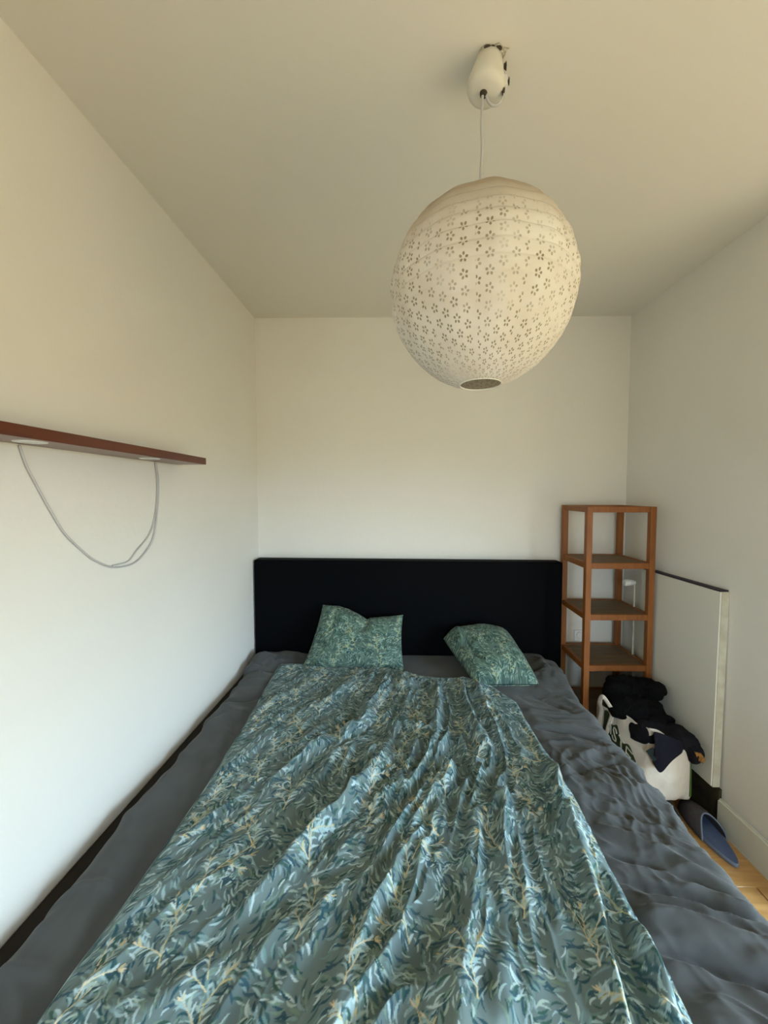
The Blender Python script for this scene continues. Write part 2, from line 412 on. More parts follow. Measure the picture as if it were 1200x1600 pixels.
# follow the slight taper of the sheet towards the headboard (measured edges)
sheet_o = tag(child('fitted_sheet', grid_mesh(Ps, flip=False), M['sheet']),
              'crumpled dark grey fitted sheet over the whole mattress, under the printed duvet', 'sheet')
md = sheet_o.modifiers.new('solid', 'SOLIDIFY'); md.thickness = .002; md.offset = -1

# ------------------------------------------------------------------ printed cotton pattern, a repeating tile drawn once
T = .50; NP = 1000                          # tile of 50 cm at 0.5 mm
BG = np.array((.128, .178, .180)); tile = np.empty((NP, NP, 3)); tile[:] = BG
gy, gx = np.mgrid[0:NP, 0:NP]
def per_noise(f, seed):                    # periodic soft noise
    g = np.random.default_rng(seed).random((f, f)); xs = np.arange(NP)*f/NP
    i = np.floor(xs).astype(int); t = xs-i; t = t*t*(3-2*t); a = g[i % f]; b = g[(i+1) % f]
    r = a*(1-t)[:, None]+b*t[:, None]; a = r[:, i % f]; b = r[:, (i+1) % f]
    return a*(1-t)[None]+b*t[None]
tile += (per_noise(7, 1)-.5)[..., None]*np.array((.05, .06, .05))
def stamp(x, y, r, c, al=1.0):
    """soft disc in tile pixels, wrapped"""
    R = int(r+2); xi = np.arange(int(x)-R, int(x)+R+1); yi = np.arange(int(y)-R, int(y)+R+1)
    d = np.hypot(xi[None]-x, yi[:, None]-y); a = np.clip(r+.5-d, 0, 1)[..., None]*al
    ix = np.ix_(yi % NP, xi % NP); tile[ix] = tile[ix]*(1-a)+np.array(c)*a
def stroke(p0, p1, p2, w, c, kind='leaf'):
    L = abs(p2[0]-p0[0])+abs(p2[1]-p0[1]); n = max(8, int(L/max(w*.45, 1.2)))
    for k in range(n+1):
        t = k/n; x = (1-t)**2*p0[0]+2*t*(1-t)*p1[0]+t*t*p2[0]; y = (1-t)**2*p0[1]+2*t*(1-t)*p1[1]+t*t*p2[1]
        r = w*(math.sin(math.pi*min(1, t*.93+.05))**.75) if kind == 'leaf' else w*(1-.6*t)
        if r > .4: stamp(x, y, r, c)
rd = random.Random(11)
def leaf(x, y, a, L, w, curl, c):
    p2 = (x+L*math.cos(a), y+L*math.sin(a)); m = (x+L*.5*math.cos(a)-curl*L*math.sin(a), y+L*.5*math.sin(a)+curl*L*math.cos(a))
    stroke((x, y), m, p2, w, c)
DK = [(.035, .085, .115), (.025, .075, .095), (.05, .11, .12), (.04, .10, .085)]
MD = [(.19, .29, .29), (.15, .25, .24), (.21, .31, .33), (.17, .25, .20)]
LT = [(.36, .49, .51), (.44, .56, .58), (.30, .43, .45), (.34, .44, .40)]
CR = [(.62, .53, .30), (.70, .61, .40), (.52, .46, .25), (.62, .50, .33)]
F1 = per_noise(6, 5); F2 = per_noise(9, 8)
def flow(x, y):
    return math.pi/2+(F1[int(y) % NP, int(x) % NP]-.5)*4.4+(F2[int(y) % NP, int(x) % NP]-.5)*1.8
for k in range(1500):
    x, y = rd.random()*NP, rd.random()*NP; a = flow(x, y)+rd.uniform(-.5, .5)
    q = rd.random(); c = rd.choice(DK if q < .42 else MD if q < .72 else LT)
    leaf(x, y, a, rd.uniform(34, 66), rd.uniform(3.6, 6.6)*(.8 if q > .72 else 1), rd.choice((-1, 1))*rd.uniform(.15, .4), c)
def sprig(x, y, a, L, depth=0):
    """a cream forked stem with leaves on both sides"""
    bend = rd.choice((-1, 1))*rd.uniform(.08, .22)
    n = 7; px, py = x, y
    for k in range(1, n+1):
        t = k/n; aa = a+bend*t*3.0; qx = px+L/n*math.cos(aa); qy = py+L/n*math.sin(aa)
        for s in (-1, 1):
            if rd.random() < .9:
                cc = rd.choice(LT+LT+DK+MD+([CR[2]] if depth else []))
                leaf(px, py, aa+s*rd.uniform(.5, 1.1), rd.uniform(38, 62)*(1-.25*t), rd.uniform(3.8, 6.2), -s*rd.uniform(.15, .4), cc)
        px, py = qx, qy
    px, py = x, y
    for k in range(1, n+1):
        t = k/n; aa = a+bend*t*3.0; qx = px+L/n*math.cos(aa); qy = py+L/n*math.sin(aa)
        stroke((px, py), ((px+qx)/2, (py+qy)/2), (qx, qy), 4.2-2.2*t if depth == 0 else 3.0-1.5*t, CR[int(a*7) % 4], 'stem')
        if depth < 1 and k in (2, 4, 5): sprig(px, py, aa+rd.choice((-1, 1))*rd.uniform(.5, .85), L*.42, depth+1)
        px, py = qx, qy
    for s in (-.55, -.2, .2, .5):             # fan of cream tip leaves
        if rd.random() < .8: leaf(px, py, aa+s, rd.uniform(22, 40), rd.uniform(2.4, 4.0), s*.3, rd.choice(CR if rd.random() < .6 else LT))
for k in range(260):
    x, y = rd.random()*NP, rd.random()*NP; a = flow(x, y)+rd.uniform(-.4, .4); q = rd.random()
    leaf(x, y, a, rd.uniform(26, 50), rd.uniform(2.4, 4.6), rd.choice((-1, 1))*rd.uniform(.15, .4), rd.choice(DK if q < .4 else LT))
for (sx, sy, a) in [(120, 60, 1.3), (620, 130, 1.85), (370, 520, 1.5), (880, 600, 1.35), (130, 760, 2.0), (640, 800, 1.2), (300, 260, 2.3), (850, 330, .9)]:
    sprig(sx, sy, a, rd.uniform(230, 330))
tile = np.clip(tile, 0, 1)
def sample(u, v):
    """colour of the cloth at cloth coordinates u, v in metres"""
    x = (u/T % 1)*NP; y = (v/T % 1)*NP; i = np.floor(x).astype(int); j = np.floor(y).astype(int)
    fx = (x-i)[..., None]; fy = (y-j)[..., None]; i1 = (i+1) % NP; j1 = (j+1) % NP; i = i % NP; j = j % NP
    return (tile[j, i]*(1-fx)+tile[j, i1]*fx)*(1-fy)+(tile[j1, i]*(1-fx)+tile[j1, i1]*fx)*fy

# ------------------------------------------------------------------ duvet
def interp(tab, y): tab = sorted(tab); return np.interp(y, [t[0] for t in tab], [t[1] for t in tab])
ledge = [(2.081, -.684), (1.668, -.658), (1.205, -.635), (.991, -.638), (.854, -.640), (.726, -.646), (.613, -.648), (.25, -.66)]
redge = [(2.05, .50), (1.722, .513), (1.382, .520), (1.153, .535), (1.027, .531), (.84, .522), (.72, .523), (.629, .512), (.25, .50)]
head = [(-.70, 2.081), (-.459, 2.078), (-.20, 2.058), (-.06, 2.03), (.034, 1.988), (.12, 1.942), (.197, 1.925), (.33, 1.937), (.40, 1.915), (.433, 1.887), (.48, 1.79), (.52, 1.71)]
NU = 660
vv = [0.]; yy = .27
while yy < 2.09: vv.append(yy); yy += .0016+.0012*max(0, yy-.6)
vv = np.array(vv[1:]); vv = (vv-vv[0])/(vv[-1]-vv[0]); NV = len(vv)
U, V = np.meshgrid(np.linspace(0, 1, NU), vv)
x_lin = -.66+U*1.19
ytop = interp([(a, b) for a, b in head], x_lin)
Y = .27+V*(ytop-.27)
X = interp(ledge, Y)*(1-U)+interp(redge, Y)*U
X = X+.006*noise(Y*6, U*0+3, 61)*(1-2*U)+.004*noise(Y*17, U*0, 62)
# fold field: folds run diagonally on the left, straight towards the foot on the right
k = (X+.65)/1.2
sh = (1-k)*.80+k*.06
wx = .10*fbm(X*2.2, Y*2.2, 2, 71); 
s = X*1.0-(Y-.9)*sh+wx
t_ = Y+X*.4
amp = .35+.65*sstep(-.6, .05, X)*(1-.25*sstep(1.65, 2.0, Y))*(1+.3*sstep(.1, .35, X)*sstep(1.5, 1.1, Y))
s2 = s+.035*fbm(X*7, Y*7, 2, 72); s3 = s+.02*fbm(X*13, Y*13, 2, 73)
H = 1.12*amp*(1-.8*sstep(.90, 1., V))*(.023*ridge(s*5.2, t_*1.0, 81)+.023*ridge(s2*10.5+.3, t_*1.9, 82)+.018*ridge(s2*19, t_*3.6, 83)+.007*ridge(s3*34, t_*7, 84)-.016)
cr = np.exp(-((X-.12)/.42)**2-((Y-1.35)/.42)**2)                # the crumpled middle
H = H+cr*(.022*ridge(X*11+Y*4+wx*8, Y*5.5-X*3, 91)+.020*ridge(X*19-Y*6+wx*9, Y*9+X*5, 92)+.009*ridge(X*33+Y*9+wx*12, Y*17-X*8, 93))
H = H+.004*fbm(X*9, Y*9, 3, 95)
for pts, a, w in [([(-.068, 1.322), (-.265, 1.016), (-.40, .80)], -.016, .022), ([(-.03, 1.34), (-.22, 1.03), (-.34, .83)], .015, .030),
                  ([(-.10, 1.53), (-.25, 1.36), (-.37, 1.17)], -.014, .018), ([(-.15, 1.55), (-.30, 1.38), (-.42, 1.20)], .010, .026),
                  ([(.18, 1.40), (.02, 1.133), (-.114, .942)], -.018, .022), ([(.22, 1.35), (.08, 1.12), (-.05, .95)], .016, .028),
                  ([(-.05, .97), (-.218, .831), (-.36, .764), (-.54, .67)], -.018, .026), ([(-.02, .93), (-.2, .79), (-.33, .71), (-.5, .62)], .013, .034),
                  ([(.16, 1.541), (.15, 1.245), (.089, 1.021)], .015, .022), ([(.20, 1.54), (.19, 1.25), (.13, 1.02)], -.015, .018),
                  ([(.333, 1.50), (.341, 1.163), (.329, .93)], -.015, .020), ([(.31, 1.45), (.30, 1.15), (.28, .95)], .012, .022),
                  ([(.40, 1.45), (.41, 1.1), (.38, .80), (.31, .5)], -.013, .022),
                  ([(.16, 1.05), (.11, .85), (.03, .72), (.0, .5)], -.024, .030), ([(.20, 1.0), (.17, .82), (.10, .68), (.07, .5)], .016, .036),
                  ([(.27, .90), (.23, .75), (.18, .5)], -.014, .020), ([(-.04, .90), (-.09, .78), (-.13, .62)], .009, .03),
                  ([(.485, 1.26), (.462, 1.0), (.435, .80), (.40, .62), (.36, .35)], .034, .026),
                  ([(.478, .90), (.458, .80), (.425, .68), (.39, .54), (.36, .3)], -.075, .015),
                  ([(.51, .98), (.503, .82), (.475, .66), (.44, .5), (.42, .3)], .030, .020), ([(.525, .86), (.515, .74), (.495, .64), (.48, .4)], -.010, .008)]:
    H = H+fold(X, Y, pts, a*1.5, w)
# thin filling, edges come down onto the sheet
eu = np.minimum(U*1.2, (1-U)*1.2); eh = (1-V)*1.8
edge = sstep(0, .035, eu)*sstep(0, .03, eh)
H = .5*(H+np.sqrt(H*H+.0001))-.012+.25*np.minimum(H, 0)
Z = .510+(.020+np.maximum(H, -.018))*(.25+.75*edge)-.008*(1-sstep(0, .010, np.minimum(eu, eh)))
Z = np.maximum(Z, .507)
# cloth coordinates: arc length across the rows so the print follows the folds
du = np.hypot(np.diff(X, axis=1), np.diff(Z, axis=1)); cu = np.concatenate([np.zeros((NV, 1)), np.cumsum(du, 1)], 1)
cu = X+.12*(cu-cu[:, NU//2:NU//2+1]-X)+.006*fbm(X*5, Y*5, 2, 99)
dv = np.hypot(np.diff(Y, axis=0), np.diff(Z, axis=0)*.5); cv = Y*1.04-.10*X+.25*(Z-.53)+.006*fbm(X*5, Y*5, 2, 98)
duvet = empty('duvet', (-.06, 1.2, .51))
tag(duvet, 'teal duvet printed with pale leaves and cream branches, spread wrinkled over the bed', 'duvet')
cover = child('cover', grid_mesh(np.stack([X, Y, Z], -1), sample(cu+.04, cv+.1)), M['print'], duvet)
# underside with the hem, showing as the thin rolled border on the left
lx = X[:, 0]; ly = Y[:, 0]
hem = [(lx[i]+.003, ly[i], Z[i, 0]+.001) for i in range(0, NV, 12)]
def print_tube(pts, r, n=10):
    P = np.array([tuple(p) for p in pts]); a = np.linspace(0, 2*np.pi, n, endpoint=False)
    tn = np.gradient(P, axis=0); tn /= np.linalg.norm(tn, axis=1)[:, None]
    sd = np.cross(tn, [0, 0, 1.]); sd /= np.linalg.norm(sd, axis=1)[:, None]; up = np.cross(sd, tn)
    G = P[:, None]+r*(np.cos(a)[None, :, None]*sd[:, None]+np.sin(a)[None, :, None]*up[:, None])
    s_ = np.concatenate([[0], np.cumsum(np.linalg.norm(np.diff(P, axis=0), axis=1))])
    return grid_mesh(G, sample(np.tile(a*r, (len(P), 1)), np.tile(s_[:, None], (1, n))), wrap_u=True)
child('hem', print_tube(hem, .0035), M['print'], duvet)
bm = bmesh.new(); add_box(bm, -.014, .014, -.001, .001, 0, .032, .0006, 1)
me = bm_mesh(bm); me.transform(Matrix.Translation((.425, 1.905, .538)) @ Matrix.Rotation(math.radians(-38), 4, 'X') @ Matrix.Rotation(math.radians(14), 4, 'Y'))
child('care_label', me, M['label'], duvet, 'small white care label at the upper right hem')

# ------------------------------------------------------------------ pillows
def pillow(name, TL, TR, BR, BL, th, label, seed, dents=(), uoff=0., topdip=None, n=230, ears=.012):
    a = np.linspace(-1, 1, n); A, B = np.meshgrid(a, a)          # A across, B up
    TL, TR, BR, BL = map(np.array, (TL, TR, BR, BL)); TL, TR, BR, BL = [p.astype(float) for p in (TL, TR, BR, BL)]
    u = ((A+1)/2)[..., None]; v = ((B+1)/2)[..., None]
    P = (BL*(1-u)+BR*u)*(1-v)+(TL*(1-u)+TR*u)*v
    nrm = np.cross(TR-TL+BR-BL, TL-BL+TR-BR); nrm /= np.linalg.norm(nrm)   # towards viewer: right x up = -view
    upv = (TL-BL+TR-BR); upv /= np.linalg.norm(upv); rt = (TR-TL+BR-BL); rt /= np.linalg.norm(rt)
    # sides pull in between the corners (pillow ears)
    P = P-rt*(np.sign(A)*np.abs(A)**3*(1-B**2)*ears)[..., None]-upv*(np.sign(B)*(B > 0)*np.abs(B)**3*(1-A**2)*ears)[..., None]
    if topdip: P = P+upv*(topdip(A)*sstep(-.2, 1, B))[..., None]
    bulge = th*np.clip((1-np.abs(A)**3.2), 0, 1)**.5*np.clip((1-np.abs(B)**3.2), 0, 1)**.5
    out = []
    for s in (1, -1):
        w = .014*fbm(A*1.8+seed, B*1.8, 3, seed)+.007*ridge(A*3.2+B*1.4+seed, B*2-A, seed+3)*(np.abs(A)*.6+.4)
        h = bulge*(1 if s > 0 else .6)+w*sstep(1, .8, np.abs(A))*sstep(1, .8, np.abs(B))
        if s > 0:
            for pts, am, wd in dents: h = h+fold(A, B, pts, am, wd)*sstep(1, .85, np.abs(B))
        h = np.maximum(h, .002)
        out.append(P+nrm*(s*h)[..., None])
    W_ = np.linalg.norm(TR-TL)/2+.02; Hh = np.linalg.norm(TL-BL)/2+.02
    ob = None
    allP = out
    low_light = np.array((.66, .72, .58))         # same fabric, its lower light painted in as a darker, greener tint
    me1 = grid_mesh(allP[0], low_light*sample((A*W_+uoff)*1.25, (B*Hh+uoff)*1.25)); me2 = grid_mesh(allP[1], low_light*sample(A*W_+uoff+.2, B*Hh+uoff), flip=True)
    bm = bmesh.new(); bm.from_mesh(me1); bm.from_mesh(me2)
    me = bpy.data.meshes.new('m'); bm.to_mesh(me); bm.free()
    o = child(name, me, M['print'])
    return o
def dipL(A): return np.interp(A, [-1, -.85, -.6, -.35, -.1, .08, .14, .22, .5, 1], [0, .004, .012, .004, -.014, -.032, -.040, -.028, -.018, 0])
p1 = pillow('pillow', (-.465, 2.195, .808), (.0, 2.195, .752), (.005, 2.045, .490), (-.555, 2.045, .490), .085,
            '', 5, dents=[([(-.75, 1.0), (-.35, .75), (.15, .62)], .016, .10), ([(-.82, 1.0), (-.62, .6), (-.6, .2)], -.012, .08),
                          ([(.12, 1.0), (.15, .6), (.05, .3)], -.022, .12), ([(-.9, -.3), (-.3, -.6), (.4, -.5)], -.008, .15)], uoff=.13, topdip=dipL)
tag(p1, 'left leaf-printed pillow standing against the headboard with a folded-over upper corner', 'pillow', 'printed pillows')
p2 = pillow('pillow', (.225, 2.185, .630), (.60, 2.19, .650), (.668, 1.855, .515), (.36, 1.85, .515), .10,
            '', 12, dents=[([(-1., .3), (-.7, .1), (-.55, -.5)], -.03, .10), ([(-.6, .9), (-.75, .4), (-.9, 0)], .014, .12),
                           ([(.2, .8), (.5, .2), (.6, -.4)], .01, .2)], uoff=.31, ears=.0, topdip=lambda A: .045*(1-A*A)-.02*np.exp(-((A+1)/.2)**2))
tag(p2, 'right leaf-printed pillow lying aslant with its lower corner on the grey sheet', 'pillow', 'printed pillows')

# ------------------------------------------------------------------ open wooden shelf tower
tw = empty('shelf_tower', (1.13, 2.16, 0))
tag(tw, 'tall narrow open shelf tower of orange-stained wood in the back right corner', 'shelf unit')
X0, X1, Y0, Y1, ZT, PW = .952, 1.309, 1.995, 2.318, 1.385, .030
for (px, py) in ((X0, Y0), (X1-PW, Y0), (X0, Y1-PW), (X1-PW, Y1-PW)):
    child('post', box(px, px+PW, py, py+PW, 0, ZT, .0015, 1), M['tower'], tw)
LV = [1.090, .818, .546, .272]
def rails(z0, z1, nm):
    for yy in (Y0+.004, Y1-PW+.004): child(nm, box(X0+PW, X1-PW, yy, yy+.02, z0, z1, .001, 1), M['tower'], tw)
    for xx in (X0+.004, X1-PW+.004): child(nm, box(xx, xx+.02, Y0+PW, Y1-PW, z0, z1, .001, 1), M['tower'], tw)
rails(ZT-.030, ZT, 'top_rail')
for z in LV:
    rails(z-.030, z, 'shelf_rail')
    nb = 5; wy = (Y1-Y0-.052)/nb
    for i in range(nb):
        child('shelf_board', box(X0+.026, X1-.026, Y0+.026+i*wy, Y0+.026+(i+1)*wy-.002, z-.013, z-.003, .001, 1), M['towershelf'], tw)

# ------------------------------------------------------------------ radiator
rx = 1.328
ra = empty('radiator', (rx+.02, 1.9, .2)); tag(ra, 'white flat panel radiator low on the right wall behind the bag', 'radiator')
ry0, ry1 = 1.625, 2.13
def rxx(y): return .04*(1.625-y)      # follows the wall
def rbox(x0, x1, y0, y1, z0, z1, lean=0, bev=0.0):
    bm = bmesh.new(); add_box(bm, x0, x1, y0, y1, z0, z1, bev)
    for v in bm.verts: v.co.x += rxx(v.co.y)-lean*(1.04-v.co.z)
    return bm_mesh(bm)
LN = .010
child('front_panel', rbox(rx+.016, rx+.022, ry0+.002, ry1, .185, 1.035, LN, .002), M['radiator'], ra)
child('side_cover', rbox(rx+.022, rx+.0535, ry0, ry0+.012, .18, 1.036, LN, .002), M['radside'], ra, 'aged ivory side cover of the radiator')
child('back_panel', rbox(rx+.042, rx+.047, ry0+.014, ry1, .20, 1.02, LN), M['radside'], ra)
child('top_grille', rbox(rx+.0225, rx+.0415, ry0+.014, ry1, 1.012, 1.028, LN), M['radgap'], ra, 'dark grille slot along the top')
child('top_edge', rbox(rx+.0165, rx+.0525, ry0+.004, ry1, 1.036, 1.042, LN, .001), M['radgap'], ra, 'thin dark strip along the top edge')
for yy in (1.75, 2.08):
    child('wall_bracket', rbox(rx+.0475, rx+.053, yy, yy+.03, .3, .9), M['radside'], ra)
tv = lathe([(0, 0), (.015, 0), (.019, .004), (.019, .030), (.016, .036), (.016, .05), (.010, .054), (.010, .064)], (1.235, 2.145, .955), 20, axis=(1, .06, 0))
child('thermostat_valve', tv, M['plastic'], ra, 'white round thermostat valve seen through the shelf tower', smooth=False)
child('pipe', tube([(1.295, 2.148, .953), (1.297, 2.148, .90), (1.297, 2.148, .3), (1.297, 2.148, .0)], .005), M['radside'], ra)

# ------------------------------------------------------------------ wall socket behind the tower
so = empty('wall_socket', (1.035, 2.345, .70)); tag(so, 'small white wall socket low on the back wall, seen through the shelf tower', 'socket')
child('plate', box(1.055, 1.125, 2.340, 2.35, .545, .615, .004), M['plastic'], so)
child('rim', lathe([(.024, 0), (.024, .004), (.020, .004), (.018, .001), (0, .001)], (1.09, 2.340, .58), 24, axis=(0, -1, 0)), M['plastic'], so)

# ------------------------------------------------------------------ floating shelf with under-lights on the left wall
sh_ = empty('wall_shelf', (XL+.06, 1.0, 1.56)); tag(sh_, 'reddish brown floating board shelf mounted on the left wall', 'shelf')
sx1 = -.778
bm = bmesh.new(); add_box(bm, XL, sx1, .18, 1.514, 1.566, 1.592, .0012, 1)
for v in bm.verts: v.co.z -= .0
child('board', bm_mesh(bm), M['shelfwood'], sh_)
for (yy, nm) in ((.845, 0), (1.245, 1)):
    c = (-.825, yy, 1.566)
    pk = child('puck_light', lathe([(.030, 0), (.030, -.001), (.028, -.0022), (.023, -.0022), (.022, -.001), (0, -.001)], c, 28), M['puck'], sh_, 'flat white puck light under the shelf')
    child('lens', lathe([(0, -.0012), (.021, -.0012), (.020, -.0020), (0, -.0024)], c, 28), M['lens'], pk)
cpts = [(0.884, 1.563), (0.9, 1.514), (0.927, 1.461), (0.953, 1.413), (0.992, 1.349), (1.04, 1.299), (1.089, 1.258), (1.153, 1.227), (1.236, 1.22), (1.299, 1.246), (1.352, 1.3), (1.379, 1.408), (1.387, 1.501), (1.375, 1.563)]
cb = child('cable', tube(catmull([(XL+.005, a, b) for a, b in cpts], 8), .0026, 8), M['cable'], None, smooth=True)
tag(cb, 'pale cable hanging in a loop below the board shelf on the left wall', 'cable')
c2 = [(1.153, 1.2315), (1.22, 1.233), (1.262, 1.262), (1.318, 1.300), (1.352, 1.345), (1.374, 1.42), (1.380, 1.501), (1.371, 1.563)]
cc = child('second_strand', tube(catmull([(XL+.0055, a, b) for a, b in c2], 8), .0018, 8), M['cable'], cb, smooth=True)

# ------------------------------------------------------------------ paper globe pendant lamp
LC = (.189, .965, 1.931); RH, RV = .217, .216
lamp = empty('pendant_lamp', (.21, .97, 2.44)); tag(lamp, 'cream paper globe lampshade with punched flower pattern hanging from the ceiling', 'pendant lamp')
m = bpy.data.materials.new('punched_paper'); m.use_nodes = True
N = m.node_tree.nodes; L = m.node_tree.links; b = N['Principled BSDF']; b.inputs['Roughness'].default_value = .85
b.inputs['Specular IOR Level'].default_value = .15
def mth(op, a, b_=None, c_=None):
    n = N.new('ShaderNodeMath'); n.operation = op
    for i, v in enumerate((a, b_, c_)):
        if v is None: continue
        if isinstance(v, (int, float)): n.inputs[i].default_value = v
        else: L.new(v, n.inputs[i])
    return n.outputs[0]
uvn = N.new('ShaderNodeUVMap'); uvn.uv_map = 'paper'; sp = N.new('ShaderNodeSeparateXYZ'); L.new(uvn.outputs[0], sp.inputs[0])
u0 = mth('MULTIPLY', sp.outputs['X'], 54.0)
colid = mth('FLOOR', u0)
vs_ = mth('MULTIPLY', sp.outputs['Y'], 20.0)
v0 = mth('ADD', vs_, mth('MULTIPLY', mth('MODULO', colid, 2.0), .5))
rowid = mth('FLOOR', v0)
fu = mth('MULTIPLY', mth('SUBTRACT', mth('FRACT', u0), .5), .94)
fv = mth('MULTIPLY', mth('SUBTRACT', mth('FRACT', v0), .5), 1.05)
h1 = mth('FRACT', mth('MULTIPLY', mth('SINE', mth('ADD', mth('MULTIPLY', colid, 12.99), mth('MULTIPLY', rowid, 78.2))), 437.5))
an = mth('ADD', mth('ARCTAN2', fv, fu), mth('MULTIPLY', h1, 1.2))
sec = 2*math.pi/5
aw = mth('SUBTRACT', mth('FLOORED_MODULO', an, sec), sec/2)
rad = mth('SQRT', mth('ADD', mth('MULTIPLY', fu, fu), mth('MULTIPLY', fv, fv)))
dx_ = mth('SUBTRACT', mth('MULTIPLY', rad, mth('COSINE', aw)), .235); dy_ = mth('MULTIPLY', rad, mth('SINE', aw))
dd = mth('SQRT', mth('ADD', mth('MULTIPLY', dx_, dx_), mth('MULTIPLY', mth('MULTIPLY', dy_, dy_), 1.6)))
hole = N.new('ShaderNodeMapRange'); hole.inputs['From Min'].default_value = .12; hole.inputs['From Max'].default_value = .085
hole.inputs['To Min'].default_value = 0; hole.inputs['To Max'].default_value = 1; L.new(dd, hole.inputs['Value'])
# some flowers are covered by overlapping paper
tcn = N.new('ShaderNodeTexCoord'); nz = N.new('ShaderNodeTexNoise'); nz.inputs['Scale'].default_value = 9; nz.inputs['Detail'].default_value = 3
L.new(tcn.outputs['Object'], nz.inputs['Vector'])
cov = N.new('ShaderNodeMapRange'); cov.inputs['From Min'].default_value = .36; cov.inputs['From Max'].default_value = .52
cov.inputs['To Min'].default_value = .25; cov.inputs['To Max'].default_value = 1; L.new(nz.outputs['Fac'], cov.inputs['Value'])
gs = mth('ABSOLUTE', mth('SUBTRACT', mth('FRACT', mth('MULTIPLY', sp.outputs['X'], 12.0)), .5))     # seams of the twelve gores
seam = N.new('ShaderNodeMapRange'); seam.inputs['From Min'].default_value = .03; seam.inputs['From Max'].default_value = .05
L.new(gs, seam.inputs['Value'])
# top of the globe has a second plain layer of paper
ov = N.new('ShaderNodeMapRange'); ov.inputs['From Min'].default_value = .68; ov.inputs['From Max'].default_value = .57; L.new(sp.outputs['Y'], ov.inputs['Value'])
hf = mth('MULTIPLY', mth('MULTIPLY', hole.outputs[0], cov.outputs[0]), mth('MULTIPLY', seam.outputs[0], ov.outputs[0]))
mx = N.new('ShaderNodeMix'); mx.data_type = 'RGBA'; mx.inputs['A'].default_value = (.86, .82, .75, 1); mx.inputs['B'].default_value = (.33, .27, .18, 1)
L.new(hf, mx.inputs['Factor'])
n2 = N.new('ShaderNodeTexNoise'); n2.inputs['Scale'].default_value = 14; L.new(tcn.outputs['Object'], n2.inputs['Vector'])
mv = N.new('ShaderNodeMix'); mv.data_type = 'RGBA'; mv.blend_type = 'MULTIPLY'
cr_ = N.new('ShaderNodeValToRGB'); cr_.color_ramp.elements[0].position = .35; cr_.color_ramp.elements[1].position = .65
cr_.color_ramp.elements[0].color = (.93, .90, .87, 1); cr_.color_ramp.elements[1].color = (1, 1, 1, 1)
L.new(n2.outputs['Fac'], cr_.inputs[0]); mv.inputs['Factor'].default_value = 1
crown_dim = N.new('ShaderNodeMapRange'); crown_dim.inputs['From Min'].default_value = .55; crown_dim.inputs['From Max'].default_value = .76; L.new(sp.outputs['Y'], crown_dim.inputs['Value'])
md2 = N.new('ShaderNodeMix'); md2.data_type = 'RGBA'; md2.inputs['B'].default_value = (.46, .37, .27, 1)     # crown painted browner, for the weaker light on its upper bands
L.new(mth('MULTIPLY', crown_dim.outputs[0], .9), md2.inputs['Factor']); L.new(mx.outputs['Result'], md2.inputs['A'])
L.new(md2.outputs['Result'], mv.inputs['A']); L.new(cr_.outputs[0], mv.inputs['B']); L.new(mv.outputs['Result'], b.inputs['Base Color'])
bp = N.new('ShaderNodeBump'); bp.inputs['Strength'].default_value = .6; bp.inputs['Distance'].default_value = .0015; bp.invert = True
L.new(hf, bp.inputs['Height'])
bp2 = N.new('ShaderNodeBump'); bp2.inputs['Strength'].default_value = .35; bp2.inputs['Distance'].default_value = .004
n3 = N.new('ShaderNodeTexNoise'); n3.inputs['Scale'].default_value = 30; n3.inputs['Detail'].default_value = 4; L.new(tcn.outputs['Object'], n3.inputs['Vector'])
L.new(n3.outputs['Fac'], bp2.inputs['Height']); L.new(bp.outputs[0], bp2.inputs['Normal']); L.new(bp2.outputs[0], b.inputs['Normal'])
tr = N.new('ShaderNodeBsdfTranslucent'); tr.inputs['Color'].default_value = (.85, .78, .66, 1)
ms = N.new('ShaderNodeMixShader'); ms.inputs[0].default_value = .16
L.new(b.outputs[0], ms.inputs[1]); L.new(tr.outputs[0], ms.inputs[2]); L.new(ms.outputs[0], N['Material Output'].inputs[0])
M['paper'] = m
NR = 20; nlat, nlon = 241, 240
lat0, lat1 = math.radians(-76.5), math.radians(79)
lat = np.linspace(lat0, lat1, nlat); lon = np.linspace(0, 2*np.pi, nlon+1)
LO, LA = np.meshgrid(lon, lat)
ph = (LA-lat0)/(lat1-lat0)*NR; fr = ph-np.floor(ph); rid = np.floor(ph)
bul = .0030*np.sin(np.pi*fr)**.8*(1+.5*np.sin(LO*3+rid*2.3))*(.3+.7*sstep(-.7, .3, LA))+.0075*(fr-.5)*sstep(-.2, .5, LA)
bul = bul+.0015*np.cos(LO*12)*np.cos(LA)
rw = .0025*noise(rid*.7+10, np.sin(LO)*2+np.cos(LO)*3+rid, 5)
rwrap = (RH+bul+rw)*(1-.045*np.exp(-((LA+.95)/.38)**2))
G = np.stack([LC[0]+rwrap*np.cos(LA)*np.cos(LO), LC[1]+rwrap*np.cos(LA)*np.sin(LO), LC[2]+(RV+bul)*np.sin(LA)], -1)
me = grid_mesh(G); uvl = me.uv_layers.new(name='paper')
uvv = np.stack([LO/(2*np.pi), (LA-lat0)/(lat1-lat0)], -1).reshape(-1, 2)
li = np.empty(len(me.loops), np.int32); me.loops.foreach_get('vertex_index', li)
uvl.data.foreach_set('uv', uvv[li].astype(np.float32).reshape(-1))
tmx = Matrix.Translation(LC) @ Matrix.Rotation(math.radians(-.5), 4, 'Y') @ Matrix.Translation((-LC[0], -LC[1], -LC[2]))
me.transform(tmx)
shade = child('paper_shade', me, M['paper'], lamp)
